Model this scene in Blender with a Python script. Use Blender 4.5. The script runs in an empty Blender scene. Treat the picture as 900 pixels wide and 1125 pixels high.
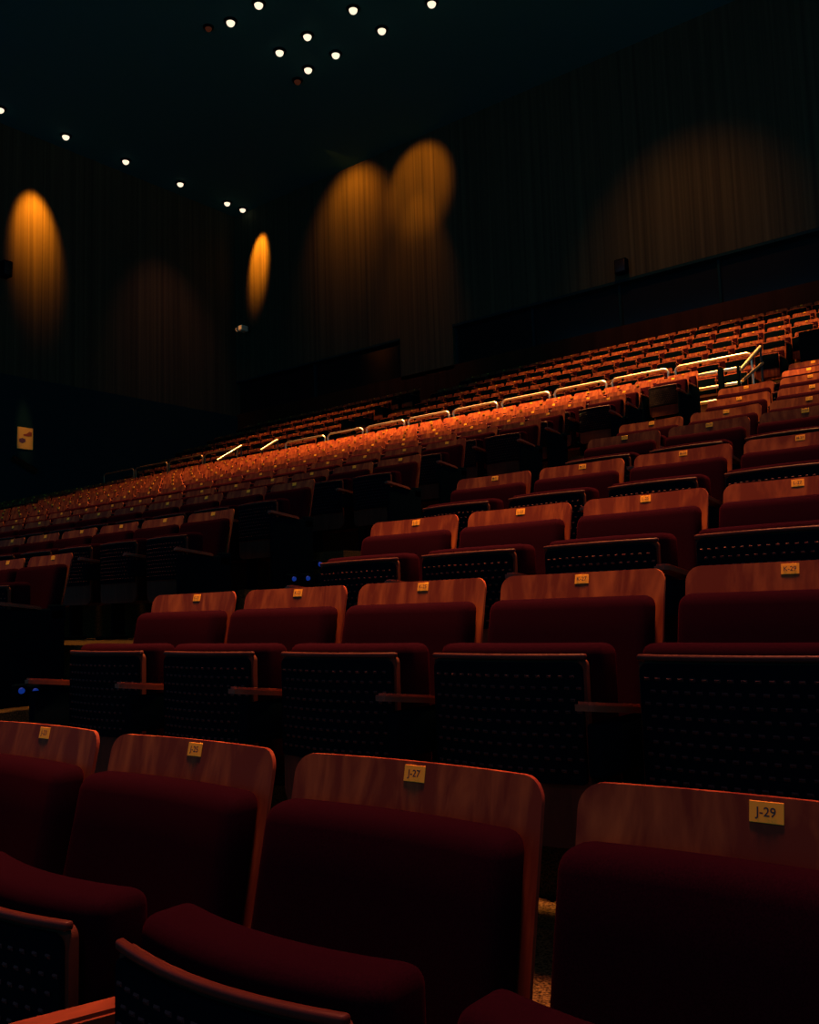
import bpy, bmesh, math, random
from mathutils import Vector, Matrix
random.seed(7)
sc = bpy.context.scene
COL = sc.collection
ZO = 1.122            # height of the lens above the carpet of row J
SEAT = 0.55           # seat pitch along a row
TAGH = 0.86           # number plate height above the carpet

# ------------------------------------------------------------------ materials
def new_mat(name):
    m = bpy.data.materials.new(name); m.use_nodes = True
    nt = m.node_tree
    return m, nt, nt.nodes['Principled BSDF']

def plain(name, col, rough=.6, metal=0., spec=.5):
    m, nt, b = new_mat(name)
    b.inputs['Base Color'].default_value = (*col, 1)
    b.inputs['Roughness'].default_value = rough
    b.inputs['Metallic'].default_value = metal
    b.inputs['Specular IOR Level'].default_value = spec
    return m

def wood(name, dark, light, scale=(14, 14, 1.2), rough=.4, band=(.35, .75), spec=.5, wob=2.2, rnd=True):
    """vertical veneer grain; each object gets its own piece of the veneer"""
    m, nt, b = new_mat(name)
    N = nt.nodes; L = nt.links
    tc = N.new('ShaderNodeTexCoord'); mp = N.new('ShaderNodeMapping')
    mp.inputs['Scale'].default_value = scale
    add = N.new('ShaderNodeVectorMath'); add.operation = 'ADD'
    oi = N.new('ShaderNodeObjectInfo')
    mul = N.new('ShaderNodeVectorMath'); mul.operation = 'SCALE'
    cmb = N.new('ShaderNodeCombineXYZ')
    L.new(oi.outputs['Random'], cmb.inputs[0]); L.new(oi.outputs['Random'], cmb.inputs[2])
    L.new(cmb.outputs[0], mul.inputs[0]); mul.inputs['Scale'].default_value = 40 if rnd else 0
    L.new(tc.outputs['Object'], mp.inputs[0]); L.new(mp.outputs[0], add.inputs[0]); L.new(mul.outputs[0], add.inputs[1])
    n1 = N.new('ShaderNodeTexNoise'); n1.inputs['Scale'].default_value = 1.0
    n1.inputs['Detail'].default_value = 4; n1.inputs['Distortion'].default_value = wob
    n2 = N.new('ShaderNodeTexNoise'); n2.inputs['Scale'].default_value = 6.0; n2.inputs['Detail'].default_value = 3
    L.new(add.outputs[0], n1.inputs['Vector']); L.new(add.outputs[0], n2.inputs['Vector'])
    mx = N.new('ShaderNodeMath'); mx.operation = 'MULTIPLY_ADD'; mx.inputs[1].default_value = .3
    L.new(n2.outputs['Fac'], mx.inputs[0]); L.new(n1.outputs['Fac'], mx.inputs[2])
    cr = N.new('ShaderNodeValToRGB')
    cr.color_ramp.elements[0].position = band[0] + .15; cr.color_ramp.elements[0].color = (*dark, 1)
    cr.color_ramp.elements[1].position = band[1] + .15; cr.color_ramp.elements[1].color = (*light, 1)
    L.new(mx.outputs[0], cr.inputs[0]); L.new(cr.outputs[0], b.inputs['Base Color'])
    b.inputs['Roughness'].default_value = rough
    b.inputs['Specular IOR Level'].default_value = spec
    return m

def fabric(name, a, c, scale=420):
    m, nt, b = new_mat(name)
    N = nt.nodes; L = nt.links
    tc = N.new('ShaderNodeTexCoord'); n = N.new('ShaderNodeTexNoise')
    n.inputs['Scale'].default_value = scale; n.inputs['Detail'].default_value = 2
    L.new(tc.outputs['Object'], n.inputs['Vector'])
    cr = N.new('ShaderNodeValToRGB')
    cr.color_ramp.elements[0].position = .35; cr.color_ramp.elements[0].color = (*a, 1)
    cr.color_ramp.elements[1].position = .65; cr.color_ramp.elements[1].color = (*c, 1)
    L.new(n.outputs['Fac'], cr.inputs[0]); L.new(cr.outputs[0], b.inputs['Base Color'])
    b.inputs['Roughness'].default_value = .9
    b.inputs['Specular IOR Level'].default_value = 0
    b.inputs['Sheen Weight'].default_value = .02
    b.inputs['Sheen Tint'].default_value = (.60, .05, .09, 1)
    return m

def emit(name, col, s):
    m, nt, b = new_mat(name)
    b.inputs['Base Color'].default_value = (.01, .01, .01, 1)
    b.inputs['Specular IOR Level'].default_value = .1
    b.inputs['Emission Color'].default_value = (*col, 1)
    b.inputs['Emission Strength'].default_value = s
    return m

M = dict(
    veneer=wood('veneer', (.105, .019, .009), (.30, .084, .022), (8, 8, 1.1), .55, (.42, .86), .06),
    lip=wood('lip_wood', (.030, .0068, .005), (.050, .012, .007), (3, 3, 20), .5, spec=.12),
    arm=wood('arm_wood', (.10, .024, .011), (.17, .046, .017), (9, 3, 9), .45, spec=.2),
    shell=wood('shell_wood', (.040, .013, .008), (.075, .022, .012), (9, 9, 1.5), .6, spec=.05),
    fabric=fabric('red_fabric', (.0058, .0012, .0028), (.0098, .0018, .0046)),
    black=plain('black_plastic', (.0010, .0030, .0055), .9, 0, .0),
    vent=plain('vent_slot', (.034, .014, .015), .6, 0, .1),
    metal=plain('black_metal', (.02, .02, .02), .35, .6),
    plate=plain('ivory_plate', (.70, .32, .028), .6, 0, .08),
    ink=plain('black_ink', (.01, .01, .01), .6),
    carpet=fabric('carpet', (.008, .006, .003), (.075, .048, .018), 160),
    gold=plain('warm_steel', (.85, .70, .48), .28, 1.),
    shadedrail=plain('shaded_rail', (.22, .15, .08), .38, .9),  # rail metal darkened, standing in for dim light on the left rails
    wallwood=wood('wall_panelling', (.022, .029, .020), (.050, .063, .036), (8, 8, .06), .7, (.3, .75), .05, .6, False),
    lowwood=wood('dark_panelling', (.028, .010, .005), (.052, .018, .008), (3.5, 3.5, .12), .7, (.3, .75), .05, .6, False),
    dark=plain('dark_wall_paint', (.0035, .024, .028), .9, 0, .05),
    ceil=plain('dark_ceiling_paint', (.022, .028, .030), .9, 0, .2),
    glass=plain('dark_window_glass', (.006, .008, .009), .12, 0, .4),
    lamp=emit('lamp_lens', (1., .82, .58), 1.25),
    dimlamp=emit('dim_lamp_lens', (1., .22, .08), .03),
    blue=emit('blue_lamp', (.015, .12, 1.), .16),
    paper=plain('poster_paper', (.85, .50, .10), .7, 0, .1),
    red=plain('poster_red', (.33, .06, .03), .6),
    purple=plain('poster_purple', (.14, .05, .09), .6),
)
M['ceil'].node_tree.nodes['Principled BSDF'].inputs['Base Color'].default_value = (.006, .095, .110, 1)

# ------------------------------------------------------------------ mesh helpers
def mesh_of(bm, name, mats, smooth=True):
    me = bpy.data.meshes.new(name); bm.normal_update(); bm.to_mesh(me); bm.free()
    for m in mats if isinstance(mats, (list, tuple)) else [mats]: me.materials.append(m)
    if smooth:
        for p in me.polygons: p.use_smooth = True
        try: me.set_sharp_from_angle(angle=math.radians(38))
        except Exception: pass
    return me

def link(name, me, parent=None, loc=(0, 0, 0)):
    o = bpy.data.objects.new(name, me); COL.objects.link(o)
    o.location = loc; o.parent = parent
    return o

def tag(o, label, cat, group=None):
    o['label'] = label; o['category'] = cat
    if group: o['group'] = group
    return o

def struct(name, me):
    o = link(name, me); o['kind'] = 'structure'; return o

def axis_pts(h, r, n, arc=3):
    a = [-h + r * (1 - math.cos(math.pi / 2 * i / arc)) for i in range(arc + 1)] if r > 0 else [-h]
    lo, hi = a[-1], -a[-1]
    mid = [lo + (hi - lo) * i / n for i in range(1, n)]
    return a + mid + [-v for v in reversed(a)]

def rbox(bm, c, size, r=.01, n=(1, 1, 1), warp=None, mat=0, arc=3):
    """box with rounded edges and corners, optionally warped"""
    h = [s / 2 for s in size]; r = min(r, *(x * .98 for x in h))
    A = [axis_pts(h[i], r, n[i], arc) for i in range(3)]
    vs = {}
    def V(p):
        inner = [max(-(h[i] - r), min(h[i] - r, p[i])) for i in range(3)]
        d = Vector([p[i] - inner[i] for i in range(3)])
        q = Vector(inner) + (d.normalized() * r if d.length > 1e-9 else d)
        k = tuple(round(x, 6) for x in p)
        if k not in vs:
            w = q + Vector(c)
            if warp: w = Vector(warp(w))
            vs[k] = bm.verts.new(w)
        return vs[k]
    for ax in range(3):
        u, v = (ax + 1) % 3, (ax + 2) % 3
        for s in (-1, 1):
            for i in range(len(A[u]) - 1):
                for j in range(len(A[v]) - 1):
                    q = []
                    for (a, b) in ((i, j), (i + 1, j), (i + 1, j + 1), (i, j + 1)):
                        p = [0, 0, 0]; p[ax] = s * h[ax]; p[u] = A[u][a]; p[v] = A[v][b]
                        q.append(V(p))
                    if s < 0: q.reverse()
                    try:
                        f = bm.faces.new(q); f.material_index = mat
                    except ValueError: pass

def box(bm, lo, hi, mat=0):
    c = [(a + b) / 2 for a, b in zip(lo, hi)]; s = [b - a for a, b in zip(lo, hi)]
    g = bmesh.ops.create_cube(bm, size=1, matrix=Matrix.Translation(c) @ Matrix.Diagonal((*s, 1)))
    for f in {f for v in g['verts'] for f in v.link_faces}: f.material_index = mat

def slab(bm, outline, t, nx=1, warp=None, mat=0):
    """outline: list of (x, z) drawn as a thick sheet from y=0 (front) to y=t; cut into columns so it can be warped"""
    front = [bm.verts.new((x, 0, z)) for x, z in outline]
    f = bm.faces.new(front); f.material_index = mat
    g = bmesh.ops.extrude_face_region(bm, geom=[f])
    ev = [e for e in g['geom'] if isinstance(e, bmesh.types.BMVert)]
    for v in ev: v.co.y += t
    xs = [x for x, z in outline]; x0, x1 = min(xs), max(xs)
    new = front + ev
    for i in range(1, nx):
        xx = x0 + (x1 - x0) * i / nx
        geom = list(bm.verts) + list(bm.edges) + list(bm.faces)
        bmesh.ops.bisect_plane(bm, geom=geom, plane_co=(xx, 0, 0), plane_no=(1, 0, 0), dist=1e-5)
    bmesh.ops.recalc_face_normals(bm, faces=bm.faces)
    if warp:
        for v in bm.verts: v.co = Vector(warp(v.co))
    for f in bm.faces: f.material_index = mat

def tube(bm, pts, r, seg=10, mat=0):
    pts = [Vector(p) for p in pts]; rings = []
    up = Vector((0, 0, 1))
    for i, p in enumerate(pts):
        t = (pts[min(i + 1, len(pts) - 1)] - pts[max(i - 1, 0)]).normalized()
        a = t.cross(up)
        if a.length < 1e-3: a = t.cross(Vector((0, 1, 0)))
        a.normalize(); b = a.cross(t)
        rings.append([bm.verts.new(p + (a * math.cos(2 * math.pi * k / seg) + b * math.sin(2 * math.pi * k / seg)) * r) for k in range(seg)])
    for A, B in zip(rings, rings[1:]):
        for k in range(seg):
            f = bm.faces.new((A[k], A[(k + 1) % seg], B[(k + 1) % seg], B[k])); f.material_index = mat
    bm.faces.new(list(reversed(rings[0]))).material_index = mat; bm.faces.new(rings[-1]).material_index = mat

def cyl(bm, c, r1, r2, h, seg=24, mat=0, axis='Z'):
    R = Matrix.Identity(4)
    if axis == 'Y': R = Matrix.Rotation(math.pi / 2, 4, 'X')
    if axis == 'X': R = Matrix.Rotation(math.pi / 2, 4, 'Y')
    g = bmesh.ops.create_cone(bm, cap_ends=True, segments=seg, radius1=r1, radius2=r2, depth=h, matrix=Matrix.Translation(c) @ R)
    for f in {f for v in g['verts'] for f in v.link_faces}: f.material_index = mat

# ------------------------------------------------------------------ the theatre seat (origin on the carpet under the number plate)
TILT = math.tan(math.radians(12.5))
def recl(v, curve=.022):
    """lean the back and dish it: the sides come forward"""
    x, y, z = v
    return (x, y - (TAGH - z) * TILT - curve * (x / .25) ** 2, z)
def dish(v, k=.045):
    x, y, z = v
    return (x, y - k * (1 - (x / .235) ** 2), z)

def round_outline(w, z0, z1, rt, rb, n=6):
    pts = []
    for cx, cz, r, a0 in ((w - rb, z0 + rb, rb, -90), (w - rt, z1 - rt, rt, 0), (-w + rt, z1 - rt, rt, 90), (-w + rb, z0 + rb, rb, 180)):
        for i in range(n + 1):
            a = math.radians(a0 + 90 * i / n); pts.append((cx + r * math.cos(a), cz + r * math.sin(a)))
    return pts

def backrest_bm(bm, mat=0, nx=10):
    slab(bm, round_outline(.247, .25, .878, .035, .06), .008, nx, recl, mat)

def build_meshes():
    D = {}
    bm = bmesh.new(); backrest_bm(bm); D['backrest'] = mesh_of(bm, 'backrest', M['veneer'])
    bm = bmesh.new(); rbox(bm, (-.004, -.038, .590), (.476, .080, .440), .030, (8, 1, 6), recl, 0, 4)
    D['back_cushion'] = mesh_of(bm, 'back_cushion', M['fabric'])
    # folded seat: wooden shell, its rounded lip, the cushion behind it
    bm = bmesh.new(); slab(bm, round_outline(.212, .255, .675, .02, .05), .016, 10, lambda v: dish((v[0], v[1] - .392, v[2]), .035))
    D['seat_shell'] = mesh_of(bm, 'seat_shell', M['shell'])
    bm = bmesh.new(); rbox(bm, (0, -.392, .675), (.428, .015, .014), .005, (10, 1, 1), lambda v: dish(v, .035))
    D['seat_lip'] = mesh_of(bm, 'seat_lip', M['lip'])
    bm = bmesh.new(); rbox(bm, (0, -.308, .492), (.456, .100, .420), .026, (8, 1, 5), lambda v: dish(v, .035), 0, 4)
    D['seat_cushion'] = mesh_of(bm, 'seat_cushion', M['fabric'])
    bm = bmesh.new(); rbox(bm, (0, -.215, .30), (.46, .19, .05), .015); rbox(bm, (0, -.15, .33), (.50, .05, .06), .015)  # hinge bar, made wide to block light leaking under the seat
    D['hinge_light_block'] = mesh_of(bm, 'hinge_light_block', M['black'])
    # ribbed vent panel under the seat
    bm = bmesh.new(); slab(bm, round_outline(.206, .395, .664, .02, .012), .008, 10, lambda v: dish((v[0], v[1] - .4015, v[2]), .035))
    for r in range(9):
        for c in range(15):
            x = -.187 + c * .0265 + (.014 if r % 2 else 0); z = .632 - r * .026
            if abs(x) > .20: continue
            p = dish((x, -.4020, z), .035)
            vs = [bm.verts.new((p[0] + dx, p[1] + dy, p[2] + dz)) for dx, dy, dz in ((-.0065, 0, -.0035), (.0065, 0, -.0035), (.0065, 0, .0035), (-.0065, 0, .0035), (-.004, -.003, .001), (.004, -.003, .001))]
            for q in ((0, 1, 5, 4), (1, 2, 5), (2, 3, 4, 5), (3, 0, 4)): bm.faces.new([vs[i] for i in q]).material_index = 1
    D['vent_panel'] = mesh_of(bm, 'vent_panel', [M['black'], M['vent']])
    # armrest (one seat pitch / 2 to the side), panel below it, foot
    def cap(sx):
        bm = bmesh.new()
        out = [(-.024, -.548), (.012, -.556), (.026, -.535), (.026, -.30), (.018, -.25), (-.018, -.25), (-.027, -.30), (-.027, -.52)]
        lo = [bm.verts.new((x + sx * SEAT / 2, y, .572)) for x, y in out]; hi = [bm.verts.new((x + sx * SEAT / 2, y, .592)) for x, y in out]
        bm.faces.new(list(reversed(lo))); top = bm.faces.new(hi)
        for i in range(len(out)): bm.faces.new((lo[i], lo[(i + 1) % 8], hi[(i + 1) % 8], hi[i]))
        bmesh.ops.recalc_face_normals(bm, faces=bm.faces)
        for v in bm.verts: v.co.y *= .965; v.co.z -= .034 * (v.co.y + .535) / .29
        bmesh.ops.bevel(bm, geom=[e for e in top.edges if all(v.co.z > 0 for v in e.verts)], offset=.006, segments=2, affect='EDGES')
        return mesh_of(bm, 'armrest', M['arm'])
    D['armR'], D['armL'] = cap(1), cap(-1)
    def stand(sx, full):
        bm = bmesh.new(); x = sx * SEAT / 2
        if full:
            rbox(bm, (x, -.305, .272), (.034, .43, .544), .012)
        else:
            rbox(bm, (x, -.315, .485), (.034, .37, .115), .010)
            rbox(bm, (x, -.215, .25), (.030, .10, .50), .008)
        rbox(bm, (x, -.26, .012), (.06, .24, .024), .006)
        rbox(bm, (x, -.135, .52), (.034, .10, .09), .01)
        return mesh_of(bm, 'standard', M['black'])
    D['stR'], D['stL'], D['enR'], D['enL'] = stand(1, 0), stand(-1, 0), stand(1, 1), stand(-1, 1)
    bm = bmesh.new()
    rbox(bm, (0, -.0007, TAGH), (.042, .0014, .025), .0006, warp=lambda v: (v[0], v[1] - (TAGH - v[2]) * TILT, v[2]))
    D['number_plate'] = mesh_of(bm, 'number_plate', M['plate'], False)
    # the same seat in one simplified mesh, for the far rows
    bm = bmesh.new()
    slab(bm, round_outline(.247, .25, .878, .03, .05, 2), .008, 4, recl, 0)
    rbox(bm, (0, -.031, .585), (.462, .066, .425), .030, (3, 1, 1), recl, 1, 2)
    rbox(bm, (0, -.372, .47), (.44, .02, .44), .009, (4, 1, 1), dish, 0, 1)
    rbox(bm, (0, -.388, .535), (.42, .01, .27), .004, (4, 1, 1), dish, 2, 1)
    rbox(bm, (0, -.304, .494), (.462, .100, .420), .03, (3, 1, 1), lambda v: dish(v, .035), 1, 2)
    rbox(bm, (SEAT / 2, -.40, .582), (.05, .30, .02), .006, mat=3, arc=1)
    rbox(bm, (SEAT / 2, -.30, .286), (.032, .36, .572), .01, mat=2, arc=1)
    box(bm, (-.021, -.012, TAGH - .012), (.021, -.004, TAGH + .012), 4)
    D['far'] = mesh_of(bm, 'theatre_seat', [M['veneer'], M['fabric'], M['black'], M['arm'], M['plate']])
    return D
D = build_meshes()

def text_mesh(s, size, mat):
    cu = bpy.data.curves.new('txt', 'FONT'); cu.body = s; cu.size = size
    cu.align_x = 'CENTER'; cu.align_y = 'CENTER'; cu.offset = size * .014
    o = bpy.data.objects.new('txt', cu); COL.objects.link(o)
    bpy.context.view_layer.update()
    me = bpy.data.meshes.new_from_object(o.evaluated_get(bpy.context.evaluated_depsgraph_get()))
    bpy.data.objects.remove(o)
    for v in me.vertices: v.co = Vector((v.co.x, -.0008 - v.co.y * -0.0, v.co.y))
    me.materials.clear(); me.materials.append(mat)
    return me

ALLSEATS = []
def seat(X, Y, Ztag, tier, label, group, number=None, left_end=False, right_end=False):
    loc = (X, Y, Ztag - TAGH + ZO)
    if tier == 'far':
        o = link('theatre_seat', D['far'], None, loc); tag(o, label, 'seat', group); return o
    e = bpy.data.objects.new('theatre_seat', None); COL.objects.link(e); e.location = loc; e.empty_display_size = .1
    tag(e, label, 'seat', group)
    link('backrest', D['backrest'], e); link('back_cushion', D['back_cushion'], e)
    sh = link('seat_shell', D['seat_shell'], e)
    link('seat_lip', D['seat_lip'], sh); link('vent_panel', D['vent_panel'], sh)
    link('seat_cushion', D['seat_cushion'], e); link('hinge_light_block', D['hinge_light_block'], e)
    link('armrest', D['armR'], e); link('standard', D['enR'] if right_end else D['stR'], e)
    if left_end:
        link('armrest', D['armL'], e); link('standard', D['enL'], e)
    p = link('number_plate', D['number_plate'], e)
    if number:
        t = link('number_text', text_mesh(number, .0155, M['ink']), p, (0, -.0018, TAGH))
        t.rotation_euler = (-math.atan(TILT), 0, 0)
    return e

# ------------------------------------------------------------------ camera
cam_d = bpy.data.cameras.new('camera'); cam = bpy.data.objects.new('camera', cam_d); COL.objects.link(cam)
yaw, pitch, roll, fpx = 0.67217388, 0.10374902, -0.03118433, 1016.048
fwd = Vector((-math.sin(yaw) * math.cos(pitch), math.cos(yaw) * math.cos(pitch), math.sin(pitch)))
rt = Vector((math.cos(yaw), math.sin(yaw), 0)); up = rt.cross(fwd)
r2 = rt * math.cos(roll) + up * math.sin(roll); u2 = up * math.cos(roll) - rt * math.sin(roll)
Rm = Matrix((r2, u2, -fwd)).transposed()
cam.matrix_world = Matrix.Translation((0, 0, ZO)) @ Rm.to_4x4()
cam_d.sensor_fit = 'VERTICAL'; cam_d.sensor_height = 36; cam_d.lens = fpx / 1125 * 36
cam_d.clip_start = .02; cam_d.clip_end = 200
sc.camera = cam
def depth_of(X, Y, Z): return (Vector((X, Y, Z)).dot(fwd))
def px(X, Y, Z):
    P = Vector((X, Y, Z)); d = P.dot(fwd); return (450 + fpx * P.dot(r2) / d, 562.5 - fpx * P.dot(u2) / d)

# ------------------------------------------------------------------ rows (Y of the plate, height of the plate over the lens)
A = {  # side block to the right of the aisle: X of the plates
    'J': (1.178, -.262, [(23, -2.043), (25, -1.493), (27, -.943), (29, -.393)]),
    'K': (2.273, .065, [(21, -2.864), (23, -2.314), (25, -1.764), (27, -1.214), (29, -.664)]),
    'L': (3.257, .382, [(21, -2.556), (23, -2.006), (25, -1.456), (27, -.906)]),
    'M': (4.343, .713, [(21, -2.833), (23, -2.283), (25, -1.733), (27, -1.183)]),
    'N': (5.404, 1.037, [(21, -2.534), (23, -1.984), (25, -1.434)]),
    'O': (6.331, 1.291, [(21, -2.75), (23, -2.2), (25, -1.65)]),
    'P': (7.259, 1.568, [(21, -2.414), (23, -1.864)]),
    'Q': (8.30, 1.885, [(21, -2.69), (23, -2.14)]),
    'R': (9.35, 2.195, [(21, -2.42)]),
    'S': (10.35, 2.50, [(21, -2.63)]),
}
ORD = ['first', 'second', 'third', 'fourth', 'fifth', 'sixth', 'seventh', 'eighth', 'ninth', 'tenth', 'eleventh', 'twelfth', 'thirteenth',
       'fourteenth', 'fifteenth', 'sixteenth', 'seventeenth', 'eighteenth', 'nineteenth', 'twentieth', 'twenty-first', 'twenty-second',
       'twenty-third', 'twenty-fourth', 'twenty-fifth', 'twenty-sixth', 'twenty-seventh', 'twenty-eighth']
LOOK = {'J': 'large in the foreground', 'K': 'behind the front row', 'L': 'two rows behind the foreground', 'M': 'three rows behind the foreground'}
for r, (Y, Z, xs) in A.items():
    for j, (n, X) in enumerate(xs):
        num = '%s-%d' % (r, n)
        if r in LOOK: lab = 'red folding theatre seat with plate %s, %s' % (num, LOOK[r])
        else: lab = 'red folded seat, %s from aisle, %s row of the right-hand block' % (ORD[j], ORD['JKLMNOPQRS'.index(r)])
        seat(X, Y, Z, 'near', lab, 'theatre seats of the right-hand block', num if r not in 'RS' else None, left_end=(j == 0))

CB = {  # centre block, left of the aisle: X of the seat at the aisle
    'L': (3.100, .380, -5.302), 'M': (4.201, .703, -5.109), 'N': (5.195, 1.021, -5.308), 'O': (6.309, 1.316, -5.105),
    'P': (7.424, 1.641, -5.400), 'Q': (8.457, 1.941, -5.143), 'R': (9.49, 2.241, -5.410), 'S': (10.52, 2.543, -5.123),
    'T': (11.58, 2.854, -5.398), 'U': (12.70, 3.190, -5.150), 'V': (13.78, 3.495, -5.42),
}
XLEFT = -18.6
cands = []
for k, (r, (Y, Z, X0)) in enumerate(CB.items()):
    for j in range(25):
        X = X0 - j * SEAT
        if X < XLEFT: break
        q = px(X + .3, Y, Z)
        if q[0] < -4 and px(X - .2, Y - .4, Z)[0] < -4: break
        lab = 'red folded seat, %s from aisle end, %s row of the centre block' % (ORD[j], ORD[k])
        cands.append((depth_of(X, Y, Z), X, Y, Z, lab, 'theatre seats of the centre block', j == 0))
for k, (Y, Z, X0) in enumerate(((11.58, 2.854, -20.2), (12.70, 3.19, -20.45), (13.78, 3.495, -20.2))):
    for j in range(12):
        X = X0 - j * SEAT
        if px(X + .3, Y, Z)[0] < -4: break
        lab = 'dim seat beyond far left aisle, %s from it, %s row there' % (ORD[j], ORD[k])
        cands.append((depth_of(X, Y, Z), X, Y, Z, lab, 'dim seats of the far left block', j == 0))
REAR = []
RB = [-7.196, -6.83, -6.49, -6.17, -5.969, -6.17]
for k in range(6):                                                    # k = 0 is the top row
    Y = 22.274 - 1.19 * k; Z = 6.778 - .539 * k - .018
    c0 = RB[k] + SEAT / 2
    xs = [c0 + SEAT * i for i in range(-40, 12)]
    right = [x for x in xs if -15.45 < x < (-4.9 if k >= 4 else -3.95)]
    left = [x for x in xs if -25.6 < x < -17.2]
    for nm, blk in (('right', right), ('left', left)):
        blk = sorted(blk, reverse=True)
        for j, X in enumerate(blk):
            if nm == 'left' and px(X, Y, Z)[0] < 150: continue
            lab = 'small rear %s section seat, %s from its right end, %s row from back' % (nm, ORD[j], ORD[k])
            cands.append((depth_of(X, Y, Z), X, Y, Z, lab, 'small seats of the rear %s section' % nm, j == 0 and nm == 'left'))
NA = sum(len(v[2]) for v in A.values())
cands.sort(key=lambda c: c[0])
LIMIT = 300 - NA
for i, (d, X, Y, Z, lab, grp, end) in enumerate(cands[:LIMIT]):
    seat(X, Y, Z, 'mid' if d < 13.5 else 'far', lab, grp, None, right_end=(end and 'left block' not in grp))
rest = cands[LIMIT:]
if rest:
    far = D['far']; nv = len(far.vertices)
    vs, fs, mi = [], [], []
    for (d, X, Y, Z, *_r) in rest:
        b = len(vs); z0 = Z - TAGH + ZO
        vs += [(v.co.x + X, v.co.y + Y, v.co.z + z0) for v in far.vertices]
        fs += [[b + i for i in p.vertices] for p in far.polygons]; mi += [p.material_index for p in far.polygons]
    me = bpy.data.meshes.new('rear_seats'); me.from_pydata(vs, [], fs)
    for m in far.materials: me.materials.append(m)
    me.polygons.foreach_set('material_index', mi); me.update()
    o = link('rear_seats', me); o['kind'] = 'stuff'
    tag(o, 'far rows of small orange-lit folded seats below the rear wall', 'seats')
print('SEATS', NA, len(cands), 'stuff', len(rest))

# ------------------------------------------------------------------ floors and aisle steps
def fz(Z): return Z - TAGH + ZO
rowsA = [(Y, fz(Z)) for Y, Z, _ in A.values()]
rowsC = [(1.0, fz(-.24)), (2.05, fz(.06))] + [(Y, fz(Z)) for Y, Z, _ in CB.values()]
bm = bmesh.new()
for i, (Y, z) in enumerate(rowsA):
    y0 = rowsA[i - 1][0] - .01 if i else -1.6
    box(bm, (-3.25, y0, z - .5), (2.2, Y - .01, z))
box(bm, (-3.25, rowsA[-1][0] + .07, 2.0), (2.2, 14.9, rowsA[-1][1] + .3))
for i, (Y, z) in enumerate(rowsC):
    y0 = rowsC[i - 1][0] - .01 if i else -1.6
    box(bm, (-26.6, y0, z - .5), (-4.78, Y - .01, z))
zc = rowsC[-1][1]
box(bm, (-27.6, rowsC[-1][0] + .07, zc - .5), (2.2, 14.98, zc + .02))          # cross aisle
# aisle between the two blocks: one tread per row and a half step before it
aisle = [(-1.6, 0.0)]
for (Y, z) in rowsA[1:]:
    aisle += [(Y - .72, z - .15), (Y - .2, z + .01)]
for i, (y, z) in enumerate(aisle):
    y1 = aisle[i + 1][0] if i + 1 < len(aisle) else 13.9
    box(bm, (-4.8, y, z - .6), (-3.2, y1, z))
# rear platforms
for k in range(6):
    Y = 22.274 - 1.19 * k; z = fz(6.76 - .539 * k)
    y0 = Y - 1.12 if k < 5 else 14.98
    box(bm, (-27.6, y0, z - (.6 if k < 5 else 1.1)), (2.2, Y + .07 if k else 24.0, z))
struct('floor', mesh_of(bm, 'floor', M['carpet'], False))

# parapet below the rear section, with a gap for the stairs
ZP = fz(6.76 - .539 * 5)
bm = bmesh.new()
for x0, x1 in ((-27.6, -17.25), (-15.35, -4.75)):
    box(bm, (x0, 14.80, zc - .3), (x1, 14.98, ZP + .10))
    box(bm, (x0, 14.77, ZP + .10), (x1, 15.01, ZP + .13))
struct('trim_1', mesh_of(bm, 'trim_1', M['lowwood'], False))
bm = bmesh.new()
box(bm, (-4.62, 17.35, zc), (2.2, 17.5, 4.78 + ZO)); box(bm, (-4.66, 15.0, zc), (-4.58, 17.5, 3.45 + ZO))
struct('trim_2', mesh_of(bm, 'trim_2', M['black'], False))

# ------------------------------------------------------------------ walls and ceiling
CZ = 16.0 + ZO; XW = -27.7; YB = 24.0
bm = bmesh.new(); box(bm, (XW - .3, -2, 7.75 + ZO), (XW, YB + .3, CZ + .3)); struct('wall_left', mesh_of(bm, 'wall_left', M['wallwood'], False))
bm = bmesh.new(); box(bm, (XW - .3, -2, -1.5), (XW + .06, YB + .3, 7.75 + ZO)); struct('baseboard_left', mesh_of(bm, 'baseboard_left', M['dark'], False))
bm = bmesh.new()
box(bm, (XW, YB, 9.13 + ZO), (3, YB + .3, CZ + .3))                            # upper panelling
box(bm, (-19.28, YB, 7.7 + ZO), (-17.06, YB + .3, 9.13 + ZO))                  # pier between the two dark openings
struct('wall_back', mesh_of(bm, 'wall_back', M['wallwood'], False))
bm = bmesh.new(); box(bm, (XW, YB, 4.8 + ZO), (3, YB + .3, 7.83 + ZO)); struct('baseboard_back', mesh_of(bm, 'baseboard_back', M['lowwood'], False))
bm = bmesh.new()
box(bm, (-17.06, YB + .20, 7.83 + ZO), (3, YB + .24, 9.13 + ZO), 0)
box(bm, (-17.06, YB - .03, 9.08 + ZO), (3, YB + .3, 9.16 + ZO), 1)
for i in range(7): box(bm, (-17.06 + i * 2.9, YB + .12, 7.83 + ZO), (-17.0 + i * 2.9, YB + .22, 9.13 + ZO), 1)
o = struct('window_1', mesh_of(bm, 'window_1', [M['glass'], M['dark']], False))
bm = bmesh.new()
box(bm, (XW, YB + .20, 7.83 + ZO), (-19.28, YB + .24, 9.13 + ZO), 0); box(bm, (XW, YB - .02, 9.10 + ZO), (-19.28, YB + .3, 9.17 + ZO), 1)
box(bm, (-23.5, YB + .1, 7.83 + ZO), (-23.42, YB + .22, 9.13 + ZO), 1)
struct('window_2', mesh_of(bm, 'window_2', [M['glass'], M['dark']], False))
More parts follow.
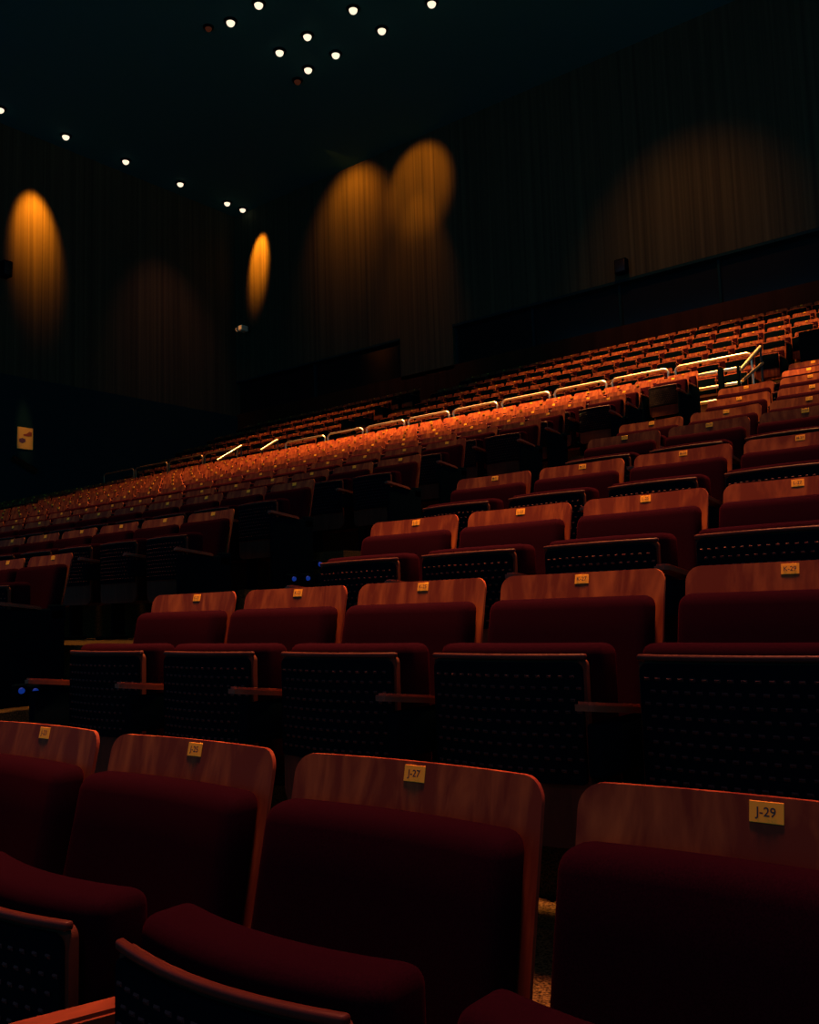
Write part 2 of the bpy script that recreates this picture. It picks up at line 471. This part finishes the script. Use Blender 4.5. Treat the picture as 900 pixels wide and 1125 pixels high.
bm = bmesh.new(); box(bm, (XW - .3, -2, CZ), (3, YB + .3, CZ + .2)); struct('ceiling', mesh_of(bm, 'ceiling', M['ceil'], False))

# ------------------------------------------------------------------ hand rails
def arch(x0, x1, y, z0, z1, r=.020):
    bm = bmesh.new(); R = .09; pts = [(x0, y, z0)]
    for i in range(6):
        a = math.pi - math.pi / 2 * i / 5; pts.append((x0 + R + R * math.cos(a), y, z1 - R + R * math.sin(a)))
    for i in range(6):
        a = math.pi / 2 - math.pi / 2 * i / 5; pts.append((x1 - R + R * math.cos(a), y, z1 - R + R * math.sin(a)))
    pts.append((x1, y, z0)); tube(bm, pts, r)
    return bm
YR = 14.86
ZR = 3.925 + ZO
segs = [(-5.98, -4.70)] + [(-7.15 - 1.157 * i, -6.10 - 1.157 * i) for i in range(7)] + [(-15.45, -14.18)]
WHERE = ['beside the sloping stair rails at right', 'second from the sloping stair rails at right', 'third from the sloping stair rails at right',
         'fourth from the sloping stair rails at right', 'fifth from the sloping stair rails at right', 'sixth from the sloping stair rails at right',
         'third from the two short sloping rails at left', 'second from the two short sloping rails at left', 'next to the right one of two short sloping rails']
for (x0, x1), w in zip(segs, WHERE):
    o = link('handrail', mesh_of(arch(x0, x1, YR, ZP + .12, ZR), 'handrail', M['gold']))
    tag(o, 'bright bent guard rail, ' + w, 'rail', 'guard rails below the rear seats')
for (x0, x1), w in zip([(-18.38, -17.14), (-19.83, -18.46), (-21.30, -19.91), (-22.8, -21.38)], ['nearest to the sloping rail', 'second from the sloping rail', 'third from the sloping rail', 'farthest left']):
    o = link('handrail', mesh_of(arch(x0, x1, YR, ZP + .12, ZR + .1, .018), 'handrail', M['shadedrail']))
    tag(o, 'dim bent guard rail on left parapet, ' + w, 'rail', 'dim guard rails on the left parapet')
def slope_rail(pts, label, r=.028, extra=None):
    e = bpy.data.objects.new('stair_handrail', None); COL.objects.link(e); e.location = pts[0]
    P = [Vector(p) - Vector(pts[0]) for p in pts]
    bm = bmesh.new(); tube(bm, P, r); link('rail_bar', mesh_of(bm, 'rail_bar', M['gold']), e)
    for k, p in enumerate((P[0], P[-1])):
        bm = bmesh.new(); h = .62 if k else .95
        tube(bm, [p, (p.x, p.y, p.z - h)], .02); link('post', mesh_of(bm, 'post', M['metal']), e)
    if extra:
        bm = bmesh.new(); tube(bm, [Vector(p) - Vector(pts[0]) for p in extra], r * .8); link('lower_bar', mesh_of(bm, 'lower_bar', M['gold']), e)
    tag(e, label, 'rail')
slope_rail([(-17.05, 14.15, 3.63 + ZO), (-17.05, 14.91, 4.07 + ZO)], 'short bright sloping stair handrail, left one of the pair at left')
slope_rail([(-15.60, 14.22, 3.69 + ZO), (-15.60, 14.75, 4.00 + ZO)], 'short bright sloping stair handrail, right one of the pair at left')
slope_rail([(-4.64, 14.06, 3.46 + ZO), (-4.64, 15.15, 4.06 + ZO)], 'steep double bar stair handrail at the right end of the guard rails', .030,
           [(-4.64, 14.18, 3.33 + ZO), (-4.64, 15.2, 3.80 + ZO)])
# two-bar guard rail at the head of the aisle
e = bpy.data.objects.new('guard_rail', None); COL.objects.link(e); e.location = (-5.0, 14.0, zc)
for zz, x0 in ((3.495, -5.40), (3.265, -5.42), (3.045, -5.40)):
    bm = bmesh.new(); rbox(bm, ((x0 - 4.60) / 2 + 5.0, 0, zz + ZO - zc), (-4.60 - x0, .035, .045), .012, mat=0)
    link('rail_bar', mesh_of(bm, 'rail_bar', M['gold']), e)
for x in (-5.44, -4.90, -4.63):
    bm = bmesh.new(); w = .09 if x == -4.90 else .04
    rbox(bm, (x + 5.0, -.03, (3.53 + ZO - zc) / 2), (w, .03, 3.53 + ZO - zc), .008); link('post', mesh_of(bm, 'post', M['black']), e)
tag(e, 'low guard rail of straight bars with dark posts at the head of the aisle', 'rail')

# ------------------------------------------------------------------ fittings on the walls
def speaker(name, loc, size, axis, label, cat):
    e = bpy.data.objects.new(name, None); COL.objects.link(e); e.location = loc
    bm = bmesh.new(); rbox(bm, (0, 0, 0), size, .03, warp=lambda v: v); link('cabinet', mesh_of(bm, 'cabinet', M['black']), e)
    bm = bmesh.new(); c = (size[0] / 2 + .01, 0, 0) if axis == 'X' else (0, -size[1] / 2 - .01, 0)
    s = (.03, size[1] * .8, size[2] * .8) if axis == 'X' else (size[0] * .8, .03, size[2] * .8)
    rbox(bm, c, s, .01); link('grille', mesh_of(bm, 'grille', M['metal']), e)
    bm = bmesh.new(); b = (-size[0] / 2 - .06, 0, 0) if axis == 'X' else (0, size[1] / 2 + .06, 0)
    rbox(bm, b, (.14, .1, .1) if axis == 'X' else (.1, .14, .1), .01); link('bracket', mesh_of(bm, 'bracket', M['metal']), e)
    tag(e, label, cat); return e
speaker('wall_speaker', (XW + .30, 14.30, 11.05 + ZO), (.36, .30, .50), 'X', 'small dark wall box beside the glowing patch at the far left edge', 'speaker')
speaker('wall_speaker', (-10.95, YB - .22, 9.46 + ZO), (.36, .20, .42), 'Y', 'small black square box on the rear wall above the long dark window', 'speaker')
e = bpy.data.objects.new('wall_fitting', None); COL.objects.link(e); e.location = (-26.80, YB - .42, 11.05 + ZO)
bm = bmesh.new(); rbox(bm, (0, 0, 0), (.26, .34, .22), .03); link('housing', mesh_of(bm, 'housing', plain('pale_metal', (.75, .62, .42), .4)), e)
bm = bmesh.new(); cyl(bm, (-.22, -.02, .03), .07, .09, .16, 20, axis='X'); link('barrel', mesh_of(bm, 'barrel', plain('pale_metal_barrel', (.75, .62, .42), .4)), e)
bm = bmesh.new(); rbox(bm, (0, .28, -.02), (.06, .26, .06), .01); link('bracket', mesh_of(bm, 'bracket', M['metal']), e)
bm = bmesh.new(); cyl(bm, (-.305, -.02, .03), .075, .075, .02, 20, axis='X'); bmesh.ops.translate(bm, verts=bm.verts, vec=(0, 0, 0)); rbox(bm, (.04, -.175, .0), (.16, .02, .14), .006); link('lens', mesh_of(bm, 'lens', emit('added_fitting_glow', (1., .40, .12), .42)), e)  # added emission stands in for wall light caught by the fitting
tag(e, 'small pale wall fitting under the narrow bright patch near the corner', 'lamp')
# poster
e = bpy.data.objects.new('poster', None); COL.objects.link(e); e.location = (XW + .061, 15.15, 5.42 + ZO)
bm = bmesh.new(); box(bm, (0, -.26, 0), (.02, .26, .70)); link('sheet', mesh_of(bm, 'sheet', M['paper'], False), e)
def blob(name, pts, mat):
    bm = bmesh.new(); f = bm.faces.new([bm.verts.new((.021, y, z)) for y, z in pts]); g = bmesh.ops.extrude_face_region(bm, geom=[f])
    for v in g['geom']:
        if isinstance(v, bmesh.types.BMVert): v.co.x += .004
    bmesh.ops.recalc_face_normals(bm, faces=bm.faces); link(name, mesh_of(bm, name, mat, False), e)
blob('red_print', [(-.07, .43), (.10, .42), (.21, .44), (.22, .56), (.14, .58), (.04, .50), (-.06, .48)], M['red'])
blob('purple_print', [(-.20, .22), (-.10, .18), (.01, .24), (.0, .32), (-.10, .35), (-.20, .32)], M['purple'])
tag(e, 'yellow poster with red and purple print on the dark left wall', 'poster')
e = bpy.data.objects.new('sloping_rail', None); COL.objects.link(e); e.location = (XW + .10, 14.7, 5.08 + ZO)
bm = bmesh.new(); tube(bm, [(0.06, 0, 0), (.06, .78, -.36)], .10, 12); link('rail_bar', mesh_of(bm, 'rail_bar', M['lowwood']), e)
for y, z in ((.1, -.05), (.68, -.31)):
    bm = bmesh.new(); cyl(bm, (0, y, z), .03, .03, .14, 10, axis='X'); link('bracket', mesh_of(bm, 'bracket', M['metal']), e)
tag(e, 'faint reddish sloping bar on the dark wall below the yellow poster', 'rail')

# aisle guide lights
for (x, y, z), w in zip([(-4.78, 4.66, .235), (-4.78, 4.80, .24), (-4.78, 4.93, .345), (-4.78, 2.62, -.375), (-4.78, 2.70, -.385), (-4.78, 4.95, .24)],
                     ['left of the lower row behind the seat numbered L-21', 'middle of the lower row beside the seat numbered L-21', 'upper one beside the seat numbered L-21',
                      'left one above seat J-23', 'right one above seat J-23', 'rightmost and faintest of the lower row beside seat L-21']):
    e = bpy.data.objects.new('aisle_light', None); COL.objects.link(e); e.location = (x, y, z + ZO)
    bm = bmesh.new(); rbox(bm, (-.03, 0, 0), (.05, .07, .07), .012); link('housing', mesh_of(bm, 'housing', M['black']), e)
    bm = bmesh.new(); cyl(bm, (.0, 0, 0), .018, .014, .016, 16, axis='X'); link('lens', mesh_of(bm, 'lens', M['blue']), e)
    tag(e, 'small blue aisle light, ' + w, 'light', 'blue aisle lights')

# ------------------------------------------------------------------ downlights (visible lamps)
def downlight(x, y, label, group, lens='lamp', s=1.):
    e = bpy.data.objects.new('downlight', None); COL.objects.link(e); e.location = (x, y, CZ)
    bm = bmesh.new(); cyl(bm, (0, 0, -.02), .17 * s, .19 * s, .05, 28); link('trim_ring', mesh_of(bm, 'trim_ring', M['black']), e)
    bm = bmesh.new(); bmesh.ops.create_uvsphere(bm, u_segments=20, v_segments=12, radius=.115 * s)
    for v in bm.verts: v.co = Vector((v.co.x, v.co.y, -.045 + (v.co.z if v.co.z < 0 else 0)))
    bmesh.ops.remove_doubles(bm, verts=bm.verts, dist=1e-4)
    link('lens', mesh_of(bm, 'lens', M[lens]), e)
    tag(e, label, 'ceiling light', group)
LA = [13.78, 16.03, 18.34, 20.69, 22.93, 23.72]
for i, y in enumerate(LA):
    downlight(-26.87, y, 'round downlight, %s from left in the falling line at upper left' % ORD[i], 'downlights in the falling line')
CLU = [(-18.15, 15.68), (-17.03, 15.68), (-18.15, 17.49), (-17.03, 17.49), (-15.3, 17.48), (-18.15, 18.64), (-17.03, 18.64), (-15.3, 18.66), (-13.56, 18.66)]
CW = ['front left one of the upper cluster, alone at its left', 'at top edge above the front left one of the cluster', 'left one in the middle of the cluster',
      'centre one of the cluster', 'upper right one of the cluster at the top edge', 'lowest one of the upper cluster', 'just right of and above the lowest of the cluster',
      'right one of the cluster below the top edge', 'rightmost one of all, at the top edge']
for (x, y), w in zip(CLU, CW): downlight(x, y, 'round ceiling downlight, ' + w, 'downlights of the upper cluster')
downlight(-18.8, 15.8 - .35, 'barely glowing reddish downlight left of the upper cluster', None, 'dimlamp', .8)
downlight(-18.82, 18.86, 'barely glowing reddish downlight under the lowest lamp of the cluster', None, 'dimlamp', .9)

# ------------------------------------------------------------------ light
def spot(name, loc, target, power, ang, col, blend=.9, size=.12):
    d = bpy.data.lights.new(name, 'SPOT'); d.energy = power; d.spot_size = math.radians(ang); d.spot_blend = blend
    d.color = col; d.shadow_soft_size = size
    o = bpy.data.objects.new(name, d); COL.objects.link(o)
    o.location = (loc[0], loc[1], loc[2])
    o.rotation_euler = (Vector(target) - Vector(loc)).to_track_quat('-Z', 'Y').to_euler()
    return o
WARM = (1., .42, .11); AMB = (1., .195, .008); RED = (1., .24, .15)
zl = CZ - .3
K = 1000
# house lights over the seats
for x, y, p, a in ((-9.0, 11.6, 60, 50), (-12.5, 13.0, 46, 46), (-6.6, 13.0, 44, 46), (-15.5, 14.5, 14, 50), (-9.5, 18.5, 18, 60), (-5.0, 17.5, 21, 55), (-19.5, 17.5, 9, 55), (-9.5, 7.0, 6, 50), (-15.0, 9.5, 6, 50)):
    spot('house_or_fill_light', (x, y, zl), (x, y + .1, 0), p * K * 1.35, a, WARM, .95, .9)
for (x, y), (tx, ty, tz), p, a, c in (((-2.2, 4.2), (-2.35, 2.7, 1.0), 60, 15, WARM), ((-2.4, 9.6), (-2.3, 8.1, 2.5), 24, 12, WARM), ((-2.2, 8.4), (-2.2, 6.6, 2.2), 60, 26, WARM), ((-1.2, 3.7), (-1.2, 1.9, .6), 21, 26, RED),
                                ((-6.0, 3.0), (-6.0, 2.5, .6), 17, 20, WARM)):
    spot('house_or_fill_light', (x, y, zl), (tx, ty, tz), p * K, a, c, 1., .9)
# dim frontal fill added for the near row, unseen behind the viewer
spot('front_fill', (1.5, -4.0, 8.0), (-1.1, 1.1, .75), .24 * K, 30, RED, 1., .4)
# wall washers
spot('wall_washer', (XW + 1.15, 15.3, 15.0 + ZO), (XW, 15.42, 13.05 + ZO), 8.2 * K, 42, AMB, 1.)
spot('wall_washer', (-25.9, YB - 1.0, 16.0 + ZO), (-26.2, YB, 14.1 + ZO), 26 * K, 30, AMB, .8)
spot('wall_washer', (-21.1, YB - 1.6, 15.9 + ZO), (-21.2, YB, 14.6 + ZO), 1.0 * K, 96, AMB, .9)
spot('wall_washer', (-18.0, YB - 2.6, 15.9 + ZO), (-18.2, YB, 14.5 + ZO), 1.5 * K, 56, AMB, .6)
spot('wall_washer', (-18.2, YB - 1.0, 15.6 + ZO), (-18.4, YB - .1, 11.5 + ZO), 1.2 * K, 46, AMB, 1.)
spot('wall_washer', (-8.8, YB - 5.0, 13.6 + ZO), (-9.0, YB, 9.5 + ZO), .62 * K, 70, (1., .25, .05), 1.)
spot('house_or_fill_light', (-2.62, 9.75, zl), (-2.62, 9.82, 0), 330 * K, 5.0, WARM, .8, .1)  # narrow spot added for a golden highlight on the seat tops
spot('wall_washer', (-24.5, 20.0, zl), (XW, 20.8, 9.2 + ZO), .42 * K, 56, RED, 1.)
spot('house_or_fill_light', (XW + 3, 14.5, zl), (XW, 15.15, 5.78 + ZO), 3.2 * K, 3.6, WARM, .6, .1)  # narrow spot added to brighten the poster
# teal ambient added to tint and lift the dark tones, no real source
w = bpy.data.worlds.new('world'); sc.world = w; w.use_nodes = True
bg = w.node_tree.nodes['Background']; bg.inputs[0].default_value = (.06, .50, .85, 1); bg.inputs[1].default_value = .27

vs = sc.view_settings
vs.view_transform = 'Standard'; vs.look = 'None'; vs.exposure = 0; vs.gamma = 1; vs.use_curve_mapping = False
